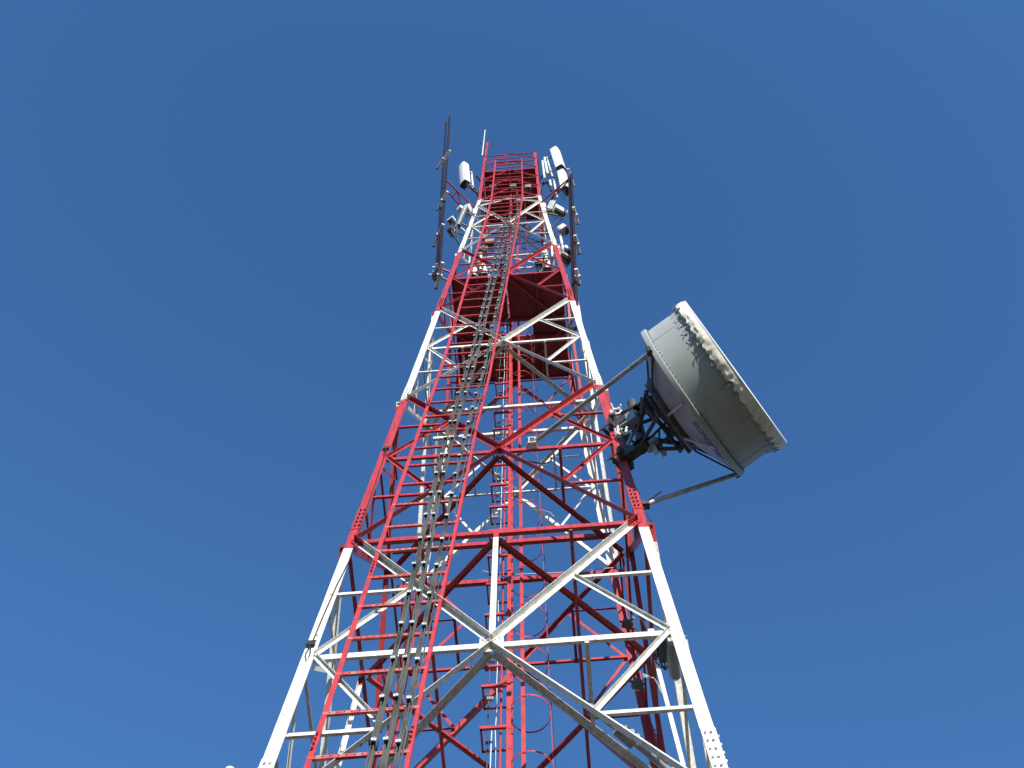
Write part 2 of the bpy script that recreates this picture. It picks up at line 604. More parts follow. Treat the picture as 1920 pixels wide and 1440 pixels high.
# ------------------------------------------------------------------ cable ladder on the front face
LX = [(-1.6, -3.07), (12.15, -2.56), (14.0, -2.45), (18.3, -2.26), (22.6, -2.03), (26.1, -1.82), (29.8, -1.65), (33.7, -1.53), (39.7, -1.28), (43.9, -1.12), (49.6, -0.95), (59.8, -0.91)]
RX = [(-1.6, -1.62), (12.15, -1.07), (14.9, -0.94), (18.1, -0.76), (22.4, -0.56), (26.3, -0.29), (30.8, -0.11), (34.7, 0.08), (38.2, 0.23), (43.1, 0.47), (49.5, 0.75), (59.4, 0.75)]


def lerp(tab, z):
    for (a, x), (b, y) in zip(tab, tab[1:]):
        if z <= b:
            return x + (y - x) * (z - a) / (b - a)
    return tab[-1][1]


def tray(u, z, off=0.0):
    x = lerp(LX, z) * (1 - u) + lerp(RX, z) * u
    return V((x, -(H(z) + 0.14 + off), z))


cl = thing('cable_ladder', 'wide red cable ladder with punched rungs on the near face of the tower', 'cable ladder', (-2.2, -3.9, GROUND))
for u in (0, 1):
    mb = MB()
    zz = [GROUND] + [2 + 3 * i for i in range(20)]
    for a, b in zip(zz, zz[1:]):
        e = V((1, 0, 0)) if u == 0 else V((-1, 0, 0))
        mb.angle(tray(u, a), tray(u, b), e, V((0, 1, 0)), 0.085 if u == 0 else 0.062, 0.06, 0.008)
    for zj in (16.9, 12.6, 24.2, 30.4):                     # bolted joints
        for i in range(4):
            mb.bolt(tray(u, zj + i * 0.09) + V((0.045 if u == 0 else -0.045, 0, 0)), V((0, -1, 0)), 0.018, 0.05)
    mb.build('rail', M_RED, cl)
RUNGS = [12.41 + 0.853 * i for i in range(-14, 56)]
for z in RUNGS:
    mb = MB()
    a, b = tray(0, z) + V((.02, -.004, 0)), tray(1, z) + V((-.02, -.004, 0))
    d = (b - a).normalized()
    mb.angle(a, b, V((0, 0, 1)), V((0, 1, 0)), 0.055, 0.045, 0.006)
    if z < 36:
        for i in range(12):
            p = a + (b - a) * (0.07 + 0.86 * i / 11) + V((0, -0.0015, 0.03))
            mb.box(p, d * 0.011, (0, 0.001, 0), (0, 0, 0.011), 1)
    mb.build('rung', [M_RUNG if z < 20 else M_RED, M_HOLE], cl)

# feeder cables in three bundles plus one thin one, with stand-off clamps at every rung
BUND = [('left', [(8, .66), (14, .635), (19, .57), (22, .55), (32, .585), (50, .62)], 44.5, 3),
        ('middle', [(8, .80), (14, .775), (19, .67), (22, .65), (32, .70), (50, .74)], 45.2, 3),
        ('right', [(8, .90), (14, .885), (19, .84), (22, .845), (32, .90), (50, .92)], 46.5, 2)]
for bi, (nm, tab, zend, depth) in enumerate(BUND):
    lab = {'left': 'dark feeder cable in the leftmost of the three bundles on the red cable ladder',
           'middle': 'dark feeder cable in the middle of the three bundles on the red cable ladder',
           'right': 'dark feeder cable in the rightmost bundle along the red cable ladder rail'}[nm]
    for ix in range(2):
        for iy in range(depth):
            pts = []
            i0 = 0
            for z in RUNGS:
                if z < 0 or z > zend:
                    continue
                u = lerp(tab, z)
                p = tray(u, z + 0.03, 0.05 + iy * 0.052) + V(((ix - .5) * 0.042, 0, 0))
                pts.append(p)
                # sagging free length between two clamps
                zm = z + 0.42
                um = lerp(tab, zm)
                q = tray(um, zm, 0.05 + iy * 0.052) + V(((ix - .5) * 0.042 + random.uniform(-.012, .012), random.uniform(-.02, .015), 0))
                if zm < zend:
                    pts.append(q)
            last = pts[-1]
            pts += [last + V((0.06, 0.35, 0.5)), last + V((0.2 + .1 * iy, 1.0, 0.9)), last + V((0.35 + .2 * ix, 1.6, 1.6 + .5 * iy))]
            mb = MB()
            mb.tube(pts, 0.0125, 7)
            tag(mb.build('feeder_cable', M_CABLE, None, True), lab, 'cable', 'feeder cables in the %s bundle' % nm)
    proto = None
    clab = {'left': 'silver topped cable clamp on the leftmost cable bundle of the red ladder',
            'middle': 'silver topped cable clamp on the middle cable bundle of the red ladder',
            'right': 'silver topped cable clamp on the rightmost cable bundle of the red ladder'}[nm]
    for z in RUNGS:
        if z < 9.5 or z > zend - .2:
            continue
        u = lerp(tab, z)
        base = tray(u, z + 0.03, 0.02)
        dp = depth * 0.052 + 0.02
        if proto is None:
            proto = thing('cable_clamp', clab, 'clamp', base, 'clamps of the %s cable bundle' % nm)
            mb = MB()
            mb.box(base + V((0, -dp / 2 - .01, 0)), (0.030, 0, 0), (0, dp / 2, 0), (0, 0, 0.013))
            mb.build('rubber_block', M_BLACK, proto)
            mb = MB()
            mb.box(base + V((0, -dp - .022, 0)), (0.036, 0, 0), (0, 0.008, 0), (0, 0, 0.022))
            mb.tube([base + V((0.01, -dp - .02, 0)), base + V((0.01, -dp - .06, 0.0))], 0.006, 6)
            mb.build('metal_cap', M_CLAMP, proto)
        else:
            c = proto.copy(); COL.objects.link(c); c.location = base
            c.rotation_euler = (0, 0, random.uniform(-.12, .12))
            for ch in proto.children:
                q = ch.copy(); COL.objects.link(q); q.parent = c
mb = MB()
pts = []
for z in RUNGS:
    if 0 < z < 52:
        pts.append(tray(1.0, z, 0.06) + V((-0.10 + random.uniform(-.008, .008), 0, 0)))
mb.tube(pts, 0.012, 6)
tag(mb.build('thin_cable', M_CABLE, None, True), 'single thin dark cable right beside the right rail of the red cable ladder', 'cable')
mb = MB()
pts = [tray(1.0, z, 0.05) + V((-0.22 + random.uniform(-.01, .01), 0, 0)) for z in RUNGS if 14 < z < 44]
mb.tube(pts, 0.008, 6)
tag(mb.build('thin_cable', M_CABLE, None, True), 'single thin dark cable between the bundles near the right rail of the cable ladder', 'cable')

# ------------------------------------------------------------------ caged ladder
lad = thing('caged_ladder', 'red vertical climbing ladder with round safety hoops up the middle of the tower', 'ladder', (0.05, 0, GROUND))
AX = lambda z: 0.09 - 0.0022 * z
for y in (-0.23, 0.2):
    mb = MB()
    for a, b in [(GROUND, 12), (12, 24), (24, 36), (36, 48), (48, 60.5)]:
        mb.angle(V((AX(a) - .05, y, a)), V((AX(b) - .05, y, b)), V((1, 0, 0)), V((0, 1, 0)), 0.085, 0.06, 0.008)
        mb.box(V((AX(a) , y - .004, a + .3)), (.045, 0, 0), (0, .006, 0), (0, 0, .2))
    mb.build('stringer', M_RED, lad)
for i in range(100):
    z = 9.5 + i * 0.45
    mb = MB()
    mb.tube([(AX(z) - .0, -0.23, z), (AX(z) - .0, 0.21, z)], 0.013, 6)
    mb.build('rung', M_RED, lad)
for i in range(38):
    z = 8.95 + i * 1.315
    cx = 0.43 if z < 20 else max(0.36, 0.43 - (z - 20) * 0.004)
    mb = MB()
    pts = []
    for j in range(33):
        a = rad(152 - 304 * j / 32)
        pts.append(V((cx + 0.39 * math.cos(a), 0.39 * math.sin(a), z)))
    pts = [V((AX(z), 0.2, z))] + pts + [V((AX(z), -0.2, z))]
    vs = []
    for p in pts:
        vs += [p + V((0, 0, -.017)), p + V((0, 0, .017))]
    nrm = [V((p.x - cx, p.y, 0)).normalized() * 0.006 for p in pts]
    vs += [vs[2 * j + q] + nrm[j] for j in range(len(pts)) for q in (0, 1)]
    N = len(pts) * 2
    fs = []
    for j in range(len(pts) - 1):
        a = 2 * j
        fs += [(a, a + 1, a + 3, a + 2), (N + a, N + a + 2, N + a + 3, N + a + 1), (a, a + 2, N + a + 2, N + a), (a + 1, N + a + 1, N + a + 3, a + 3)]
    mb.add(vs, fs)
    mb.build('hoop', M_RED, lad)
mb = MB()
mb.angle(V((0.285, -0.37, 7)), V((0.285, -0.37, 59.5)), V((1, 0, 0)), V((0, 1, 0)), 0.075, 0.05, 0.008)
mb.build('cage_strap', M_RED, lad)
mb = MB()
for j in range(40):
    a, b = 7 + j * 1.31, 7 + (j + 1) * 1.31
    f = lambda z: V((0.822 if z < 20 else max(0.755, 0.822 - (z - 20) * 0.004), -0.02, z))
    mb.bar(f(a), f(b), 0.05, 0.012, V((1, 0, 0)))
mb.build('cage_strap', M_RED, lad)
mb = MB()
mb.tube([(0.835 + 0.02 * math.sin(z * 1.3) + .012, -0.03 + .03 * math.cos(z * 1.1), z) for z in [8 + .4 * i for i in range(70)]], 0.008, 5)
tag(mb.build('slack_cable', M_BLACK, None, True), 'thin black cable hanging loosely along the outer strap of the ladder cage', 'cable')

# small vertical tray of C brackets left of the ladder
tr = thing('bracket_tray', 'column of small red rectangular cable brackets left of the caged ladder', 'cable tray', (-0.25, 0, GROUND))
for i in range(42):
    z = 16.27 + 1.035 * (i - 7)
    x0, x1 = -0.485, AX(z) - 0.05
    mb = MB()
    for y, sg in ((-0.25, 1), (0.25, -1)):
        mb.angle(V((x0, y, z)), V((x1, y, z)), V((0, sg, 0)), V((0, 0, 1)), 0.05, 0.06, 0.006)
    mb.angle(V((x0, -0.245, z)), V((x0, 0.245, z)), V((1, 0, 0)), V((0, 0, 1)), 0.04, 0.06, 0.006)
    mb.build('bracket', M_RED, tr)
    if z < 42:
        mb = MB()
        for q in range(4):
            mb.box((-0.40 + q * .035, 0.1, z + .09), (.01, 0, 0), (0, .035, 0), (0, 0, .03))
        mb.build('cable_hanger', M_DARKST if i % 2 else M_GALV, tr)
mb = MB()
mb.tube([(-0.115, -0.12, 8), (-0.115, -0.12, 58)], 0.022, 8)
mb.build('conduit', M_RED, tr)
for x, y, r, mt_, l in ((-0.30, 0.0, 0.014, M_BLUE, 'pale blue cable running down inside the small red cable brackets'),
                        (-0.22, 0.08, 0.009, M_WCABLE, 'thin pale cable running down inside the small red cable brackets'),
                        (-0.38, 0.1, 0.012, M_CABLE, 'thin dark cable running down inside the small red cable brackets')):
    mb = MB()
    top = 17.6 if mt_ is M_BLUE else 52
    mb.tube([(x + random.uniform(-.015, .015), y + random.uniform(-.02, .02), z) for z in [7 + .6 * i for i in range(int((top - 7) / .6))]], r, 6)
    tag(mb.build('tray_cable', mt_, None, True), l, 'cable')

# ------------------------------------------------------------------ microwave dish
DA = V((0.857, -0.516, 0.064)).normalized()       # boresight, tilted slightly upward
DT = V((0.516, 0.857, 0)).normalized()
DZ = V((0, 0, 1))
DN = DA.cross(DT).normalized()
DN = DN if DN.z > 0 else -DN
DC = V((4.49, -3.81, 21.3))                  # centre of the rear rim
R0 = 1.785


def dpt(a, r, phi):
    p = rad(phi)
    return DC + DA * (a * 0.93) + (-DT * math.cos(p) - DN * math.sin(p)) * r


dish = thing('microwave_dish', 'large grey microwave dish with deep shroud and cream cover, right of the tower', 'dish antenna', tuple(DC))
NS = 192


def revolve(name, prof, mt_, parent, smooth=True, n=NS, rfun=None, ang=False):
    mb = MB()
    k = len(prof)
    for i in range(n):
        ph = 360 * i / n
        for j, (a, r) in enumerate(prof):
            mb.v.append(tuple(dpt(*(rfun(a, r, ph, j) if rfun else (a, r)), ph)))
    for i in range(n):
        for j in range(k - 1):
            mb.f.append((i * k + j, ((i + 1) % n) * k + j, ((i + 1) % n) * k + j + 1, i * k + j + 1)); mb.m.append(0)
    o = mb.build(name, mt_, parent, smooth)
    if ang:
        at_ = o.data.attributes.new('ang', 'FLOAT', 'POINT')
        for i, v in enumerate(o.data.vertices):
            at_.data[i].value = 2 * math.pi * (i // k) / n
    return o


SL = 1.19
revolve('shroud', [(0.05, R0), (0.3, R0 + .004), (0.6, R0 + .004), (SL, R0 + .004), (SL + .02, R0 - .03), (0.05, R0 - .03)], M_SHROUD, dish, ang=True)
revolve('rear_rim', [(-0.07, R0 - .02), (-0.07, R0 + .075), (-0.05, R0 + .08), (0.05, R0 + .08), (0.06, R0 + .07), (0.06, R0 - .02)], M_SHROUD, dish, ang=True)
revolve('reflector_back', [(-0.05, R0 - .01), (-0.09, R0 - .06), (-0.56, 0.82), (-0.62, 0.68), (-0.66, 0.3), (-0.67, 0.01)], M_DISH, dish)
revolve('hub_ring', [(-0.50, 0.91), (-0.62, 0.92), (-0.70, 0.86), (-0.70, 0.72), (-0.62, 0.68)], M_DARKST, dish)


def skirt_r(a, r, ph, j):
    s = math.sin(rad(ph) * 22) * 0.5 + math.sin(rad(ph) * 57 + 1.3) * 0.3 + math.sin(rad(ph) * 91) * 0.25
    fold = noise.noise(V((math.cos(rad(ph)) * 9, math.sin(rad(ph)) * 9, j * 0.55)))
    back = (1.25 - a) / 0.27
    rag = 0.6 + 1.3 * noise.noise(V((math.cos(rad(ph)) * 5 + 7, math.sin(rad(ph)) * 5, 2.0)))
    scal = (abs(math.sin(rad(ph) * 22)) * 0.075 * rag + 0.03 * noise.noise(V((math.cos(rad(ph)) * 22, math.sin(rad(ph)) * 22, 5)))) * max(0, back) ** 2
    return a + scal, r + (s * 0.012 + fold * 0.034) * min(1, max(0, back) * 1.6)


sk = [(1.25, R0 + .075), (1.215, R0 + .09), (1.17, R0 + .10), (1.12, R0 + .105), (1.07, R0 + .105), (1.02, R0 + .10), (0.99, R0 + .09), (0.995, R0 + .05)]
revolve('radome_skirt', sk, M_SKIRT, dish, n=528, rfun=skirt_r)
revolve('radome_face', [(1.25, R0 + .076), (1.285, R0 + .082), (1.295, R0 + .05), (1.30, R0 * .7), (1.305, 0.005)], M_RIM, dish)
mb = MB()                                                    # tension springs between cover and shroud
ms = MB()
for i in range(44):
    ph = 360 * (i + .5) / 44
    p, q = dpt(1.04, R0 + .10, ph), dpt(0.74, R0 + .012, ph)
    mb.tube([p, p.lerp(q, .25)], 0.016, 6)
    mb.tube([p.lerp(q, .2), q], 0.006, 5)
    if i % 2 == 0:
        a, b = dpt(0.93, R0 + .11, ph - .8), dpt(0.93, R0 + .11, ph + .8)
        mb.tube([a, b], 0.009, 5)
    mb.tube([dpt(0.93, R0, ph), dpt(0.93, R0 + .115, ph)], 0.009, 5)
mb.build('tension_spring', M_GALV, dish)['kind'] = 'stuff'
mb = MB()                                                    # rivets along the rear rim
for i in range(96):
    ph = 360 * i / 96
    p = dpt(0.09, R0 + .003, ph); n = (p - (DC + DA * 0.084)).normalized()
    mb.bolt(p, n, 0.012, 0.012)
mb.build('rivet', M_DARKST, dish)['kind'] = 'stuff'
mb = MB()                                                    # overlapping seams of the shroud sheets
for ph in (8, 68, 128, 188, 248, 308):
    mb = MB()
    for a0, a1, o1 in ((0.07, .4, 0), (.4, .75, .4), (.75, .95, -.3)):
        p, q = dpt(a0, R0 + .006, ph), dpt(a1, R0 + .006, ph + o1)
        mb.bar(p, q, 0.03, 0.008, (p - DC).normalized())
    mb.build('seam', M_SHROUD, dish)
for ph in (20, 62, 100, 140, 175, 220, 270, 320):            # struts over the reflector back
    mb = MB()
    p, q = dpt(-0.10, R0 - .03, ph), dpt(-0.62, 0.93, ph)
    mb.bar(p, q, 0.05, 0.04, (p - DC).normalized())
    mb.build('back_strut', M_GALV if ph in (100, 62) else M_DARKST, dish)
# lettering on the reflector back
fc = bpy.data.curves.new('lettering', 'FONT')
word = 'SOMOBUS'
dg = None
mbl = MB()
for i, chr_ in enumerate(word):
    fc.body = chr_; fc.size = 0.28; fc.align_x = 'CENTER'; fc.extrude = 0.004; fc.offset = 0.008
    to = bpy.data.objects.new('tmp', fc); COL.objects.link(to)
    dg = bpy.context.evaluated_depsgraph_get(); dg.update()
    me = bpy.data.meshes.new_from_object(to.evaluated_get(dg))
    ph = 79 + i * 5.9
    pa, pb = dpt(-0.10, R0 - .075, ph), dpt(-0.24, R0 - .075 - .29, ph)
    up = (pb - pa).normalized()
    tang = (dpt(-.1, R0, ph + 1) - dpt(-.1, R0, ph - 1)).normalized()
    nn = tang.cross(up).normalized()
    if nn.dot(-DA) < 0:
        nn = -nn
    right = up.cross(nn).normalized()
    vs = [pa + right * v.co.x + up * (v.co.y + .015) + nn * (v.co.z + .008) for v in me.vertices]
    mbl.add(vs, [tuple(p.vertices) for p in me.polygons])
    bpy.data.objects.remove(to); bpy.data.meshes.remove(me)
bpy.data.curves.remove(fc)
mbl.build('lettering', M_LETTER, dish)
mb = MB()
p, q = dpt(-0.36, 1.36, 92), dpt(-0.36, 1.36, 95.5)
mb.bar(p, q, 0.05, 0.01, DA)
mb.build('data_plate', M_ANT, dish)

# dish mount: vertical pipe, clamps to the leg, frame to the hub
LEG = lambda z: V((H(z) + .05, -H(z) + .02, z))
mt_ = thing('dish_mount', 'dark steel pipe mount holding the big dish to the right tower leg', 'antenna mount', (2.7, -2.7, 20.5))
PX = V((3.27, -3.06, 0))
mb = MB()
ro, ri = 0.125, 0.105
k = 20
for z0, z1 in ((20.75, 22.9),):
    c0, c1 = PX + DZ * z0, PX + DZ * z1
    rg = []
    for c, r in ((c0, ri), (c0, ro), (c1, ro), (c1, ri)):
        rg += [c + V((math.cos(2 * math.pi * j / k) * r, math.sin(2 * math.pi * j / k) * r, 0)) for j in range(k)]
    fs = []
    for i in range(4):
        a, b = i * k, ((i + 1) % 4) * k
        fs += [(a + j, a + (j + 1) % k, b + (j + 1) % k, b + j) for j in range(k)]
    mb.add(rg, fs)
mb.build('mast_pipe', M_DARKST, mt_, True)
for z in (20.85, 22.35):
    mb = MB()
    l = LEG(z)
    d = (PX + DZ * z - l).normalized()
    sd_ = d.cross(DZ)
    mb.box(l + d * 0.30 , d * 0.34, sd_ * 0.11, DZ * 0.12)
    mb.box(l + d * 0.02, d * 0.05, sd_ * 0.26, DZ * 0.13)
    mb.box(l - d * 0.20, d * 0.03, sd_ * 0.24, DZ * 0.07)
    for sg in (-1, 1):
        mb.tube([l - d * 0.34 + sd_ * .2 * sg, l + d * 0.12 + sd_ * .2 * sg], 0.014, 6)
        mb.box(PX + DZ * z + d * .02, d * .17, sd_ * .17, DZ * .035)
    mb.build('leg_bracket', M_DARKST, mt_)
HC = DC - DA * 0.70
for z in (20.75, 21.3, 21.95):
    for sg in (-1, 1):
        mb = MB()
        hz = 21.3 + (z - 21.3) * 1.15
        p = PX + DZ * z + DT * sg * .08
        rr = math.sqrt(max(0.0, .80 ** 2 - (hz - 21.3) ** 2))
        q = HC + DT * sg * rr + DZ * (hz - 21.3)
        mb.tube([p, q], 0.045 if z != 21.3 else 0.055, 10)
        mb.build('frame_tube', M_DARKST, mt_, True)
for p, q in (((HC + DT * -.82 - DZ * .3), (HC + DT * .82 - DZ * .3)), ((HC + DT * -.7 + DZ * .5), (HC + DT * .7 + DZ * .5)),
             ((HC - DA * .18 + DT * -.75 - DZ * .1), (HC - DA * .18 + DT * .8 - DZ * .1))):
    mb = MB(); mb.tube([p, q], 0.05, 10)
    mb.build('frame_tube', M_DARKST, mt_, True)
for (u0, v0, z0), (u1, v1, z1), r in (((1207, 767, 21.9), (1263, 816, 20.95), .055), ((1212, 750, 22.2), (1249, 791, 21.6), .042), ((1220, 820, 20.9), (1248, 793, 21.2), .03),
                                       ((1230, 838, 20.75), (1260, 815, 20.95), .042), ((1236, 804, 21.0), (1236, 831, 20.8), .024), ((1202, 746, 22.3), (1203, 790, 21.6), .03),
                                       ((1163, 800, 22.2), (1192, 780, 22.2), .045), ((1165, 806, 22.0), (1196, 800, 21.8), .035), ((1175, 838, 21.1), (1190, 806, 21.7), .045), ((1166, 775, 22.7), (1200, 758, 22.3), .05)):
    mb = MB(); mb.tube([at(u0, v0, z0), at(u1, v1, z1)], r, 9)
    mb.build('frame_tube', M_DARKST if r != .045 else M_GALV, mt_, True)
mb = MB(); mb.bar(at(1218, 825, 20.8), at(1232, 851, 20.45), .11, .03, V((0, 0, 1))); mb.build('end_plate', M_GALV, mt_)
l0, l1 = LEG(20.7), LEG(22.7)
o_ = V((.10, -.12, 0))
mb = MB(); mb.bar(l0 + o_, l1 + o_, .13, .09, V((1, -1, 0))); mb.build('back_channel', M_DARKST, mt_)
mb = MB()
for i in range(7):
    z = 20.6 + i * .25
    a = rad(40 * i)
    mb.box(PX + DZ * z + V((.13 * math.cos(a), .13 * math.sin(a), 0)), (.05, 0, 0), (0, .05, 0), (0, 0, .03))
mb.build('adjuster', M_GALV, mt_)
mb = MB()
mb.box(PX + DZ * 21.0 + DA * .25 + DT * .32, DA * .05, DT * .22, DZ * .12)
mb.build('adjuster', M_GALV, mt_)
mb = MB()
mb.box(PX + DZ * 21.7 - DT * .25, DA * .12, DT * .09, DZ * .2)
mb.build('adjuster', M_GALV, mt_)
# white clamp hardware on the leg above the mount
for z, l in ((22.9, 'bright white clamp bundle on the right leg above the dish mount, upper of two'), (21.75, 'bright white clamp bundle on the right leg above the dish mount, lower of two')):
    c = LEG(z) + V((0.12, -0.10, 0.1))
    t = thing('clamp_bundle', l, 'clamp', tuple(c))
    mb = MB()
    for i in range(9):
        a = V((random.uniform(-.15, .15), random.uniform(-.12, .12), random.uniform(-.12, .1)))
        mb.tube([c + a, c + a + V((random.uniform(-.06, .06), random.uniform(-.15, -.02), random.uniform(-.2, .2)))], random.uniform(.018, .035), 7)
    mb.tube([c + V((.13 * math.cos(x), -.05, .13 * math.sin(x))) for x in [rad(i * 30) for i in range(12)]], .03, 7, closed=True)
    mb.build('white_strap', M_WHITEBOX, t)
    mb = MB()
    for i in range(4):
        a = V((random.uniform(-.12, .12), random.uniform(0, .1), random.uniform(-.1, .1)))
        mb.box(c + a, (.06, 0, 0), (0, .05, 0), (0, 0, .16))
    mb.tube([c + V((.05, 0, -.1)), c + V((.22, -.02, -.5)), c + V((.3, -.05, -.9))], .03, 7)
    mb.build('dark_bracket', M_OLIVE, t)
# stay struts from the rim to the tower
s1 = thing('stay_strut', 'long grey stay strut from the dish rim across to the red crossbar', 'strut', tuple(dpt(0, R0, 0)))
p, q = dpt(-0.11, R0 + .03, 18), at(998, 832, 21.72)
q2 = q + (q - p).normalized() * 0.62
mb = MB(); mb.tube([p, q2], 0.052, 12); mb.build('strut_tube', M_GALV, s1, True)
mb = MB(); mb.box(p, DA * .06, DT * .05, DZ * .06); mb.box(p + DA * .05, DA * .03, DT * .1, DZ * .1); mb.build('end_fitting', M_DARKST, s1)
c = q + V((0, 0, 0))
t = thing('strut_clamp', 'pale square U bolt clamp holding the grey strut to the red crossbar', 'clamp', tuple(c))
mb = MB()
for dx in (-.07, .07):
    mb.tube([c + V((dx, -.1, .09)), c + V((dx, -.1, -.14))], 0.016, 6)
    mb.tube([c + V((dx, .02, .09)), c + V((dx, .02, -.14))], 0.016, 6)
mb.box(c + V((0, -.04, .09)), (.1, 0, 0), (0, .08, 0), (0, 0, .015)); mb.box(c + V((0, -.04, -.14)), (.1, 0, 0), (0, .08, 0), (0, 0, .015))
mb.build('u_bolt', M_CLAMP, t)
mb = MB()
mb.box(c + V((0, -.03, -.03)), (.05, 0, 0), (0, .04, 0), (0, 0, .05)); mb.build('rubber_pad', M_BLACK, t)
mb = MB()
c = at(1000, 852, 21.55)
mb.tube([c + V((math.cos(rad(a)) * .42, .12 + .06 * math.sin(rad(a * 2)), -abs(math.sin(rad(a))) * .14)) for a in range(0, 181, 12)], 0.016, 6)
tag(mb.build('cable_loop', M_BLACK, None, True), 'black cable loop hanging under the red crossbar below the strut clamp', 'cable')
s2 = thing('stay_strut', 'dark stay strut from the dish rim to the foot of the red right leg', 'strut', tuple(dpt(0, R0, 158)))
p, q = dpt(-0.09, R0 + .02, 152), V((H(18.85) + .11, -H(18.85) + .05, 18.85))
mb = MB(); mb.tube([p, q], 0.05, 12); mb.build('strut_tube', M_GALV, s2, True)
mb = MB(); mb.box(p, DA * .08, DT * .05, DZ * .05); mb.build('end_fitting', M_DARKST, s2)
mb = MB(); mb.box(q + V((.06, 0, 0)), (.09, 0, 0), (0, .07, 0), (0, 0, .05)); mb.tube([q + V((.06, -.02, .03)), q + V((.42, -.22, .1))], .018, 6); mb.build('end_fitting', M_DARKST, s2)

# ------------------------------------------------------------------ dipole arrays on leaning poles
def along(p0, p1, v_px):
    """extend the line p0 -> p1 until it reaches photo row v_px"""
    lo, hi = 0.0, 4.0
    for _ in range(60):
        t = (lo + hi) / 2
        p = p0 + (p1 - p0) * t - CP
        v = 160 - 1850 * p.dot(CU) / p.dot(CF)
        if v > v_px:
            lo = t
        else:
            hi = t
    return p0 + (p1 - p0) * lo


def paired(label, a0, a1, b0, b1, va, vb, rpole):
    t = thing('antenna_mast_pair', label, 'antenna mast', tuple(a0))
    out = []
    for p0, p1, vt in ((a0, a1, va), (b0, b1, vb)):
        top = along(p0, p1, vt) if vt else p1
        mb = MB(); mb.tube([p0 - (p1 - p0).normalized() * .4, top], rpole, 12)
        mb.build('pole', M_POLE, t, True)
        out.append(top)
    return t, out


la0, la1 = at(824.5, 503, 36.9), at(835.5, 337, 47.5)
lb0, lb1 = at(818, 517, 36.9), at(829, 349, 47.5)
lt, ltop = paired('pair of tall dark maroon poles leaning out on the left of the tower top', la0, la1, lb0, lb1, 218, 229, 0.056)
ra0, ra1 = at(1080, 563, 32.6), at(1071.5, 331, 48.3)
rb0, rb1 = at(1076, 566, 32.6), at(1067.5, 337, 48.3)
rt, rtop = paired('pair of dark maroon poles leaning out on the right of the tower top', ra0, ra1, rb0, rb1, 326, 332, 0.06)


def arm(mb, p, q, r):
    mb.tube([p, q], r, 8)


# arms of both mast pairs
for par, prs, br in ((lt, [(la1, at(889, 389, 47.5)), (lb1, at(872, 395, 47.5)), (la0, at(843, 510, 36.9)), (lb0, at(852, 531, 36.9))], True),
                     (rt, [(ra1, at(1014, 380, 48.3)), (rb1, at(1016, 396, 48.3))], True)):
    for p, q in prs:
        mb = MB(); mb.tube([p, q], 0.04, 8); mb.build('arm', M_RED, par, True)
    (p, q), (p2, q2) = prs[0], prs[1]
    for f0, f1 in ((.42, .42), (.42, .82)):
        mb = MB(); mb.tube([p.lerp(q, f0), p2.lerp(q2, f1)], 0.03, 8); mb.build('arm_brace', M_RED, par, True)


def tube_px(label, a, b, r, z, group):
    p, q = at(*a, z), at(*b, z)
    t = thing('dipole', label, 'antenna', tuple((p + q) / 2), group)
    mb = MB(); mb.tube([p, q], r, 12); mb.build('dipole_tube', M_ANT, t, True)
    d = (q - p).normalized()
    mb = MB(); mb.tube([p - d * .015, p + d * .03], r * 1.06, 12); mb.build('end_cap', M_BLACK, t, True)
    c = (p + q) / 2
    mb = MB(); mb.box(c, d * .05, d.cross(DZ) * r * 1.5, DZ * (r + .03)); mb.build('clamp', M_CLAMP, t)


for i, (a, b, z) in enumerate([((820, 316), (844, 282), 48.6), ((820.5, 394), (839, 359), 44.4), ((813, 462), (831, 420), 41.2), ((818, 541), (830, 492), 36.3)]):
    tube_px(['white tubular dipole crossing the left maroon poles, topmost of four', 'white tubular dipole on the left maroon poles beside the two red arms',
             'white tubular dipole on the left maroon poles level with the small white radio box', 'white tubular dipole at the foot of the left maroon poles'][i], a, b, 0.068, z, 'dipoles on the left poles')
for i, (a, b, z) in enumerate([((1076, 350), (1065, 316), 48.6), ((1084, 420), (1075, 388), 42.4), ((1086, 476), (1078, 441), 38.4), ((1086, 534), (1080, 504), 34.2)]):
    tube_px(['white tubular dipole at the top of the right maroon poles', 'white tubular dipole on the right maroon poles just below the white antennas',
             'white tubular dipole on the right maroon poles beside the small radio boxes', 'white tubular dipole low on the right maroon poles'][i], a, b, 0.068, z, 'dipoles on the right poles')
mb = MB()
for p in (la0, lb0):
    mb.box(p + V((-.12, 0, 0)), (.05, 0, 0), (0, .12, 0), (0, 0, .09)); mb.tube([p + V((-.3, -.05, .1)), p + V((.1, .05, .1))], .02, 6)
    mb.tube([p + V((-.1, -.2, .0)), p + V((-.1, .2, .0))], .045, 8)
mb.build('pole_clamp', M_GALV, lt)

# whip antenna by the tall corner post
wt = thing('whip_antenna', 'slim pale whip antenna beside the tall red corner post at the very top', 'antenna', tuple(at(904, 294, 58.6)))
p, q = at(904, 292, 59.0), at(909.5, 244, 66.0)
mb = MB(); mb.tube([p, q], [0.048, 0.036], 10); mb.build('whip', M_EDGE2, wt, True)
for f in (.08, .42):
    c = p.lerp(q, f)
    mb = MB(); mb.tube([c + V((-.2, -.12, 0)), c + V((.2, .22, -.1))], .025, 8); mb.build('bracket', M_DARKST, wt, True)


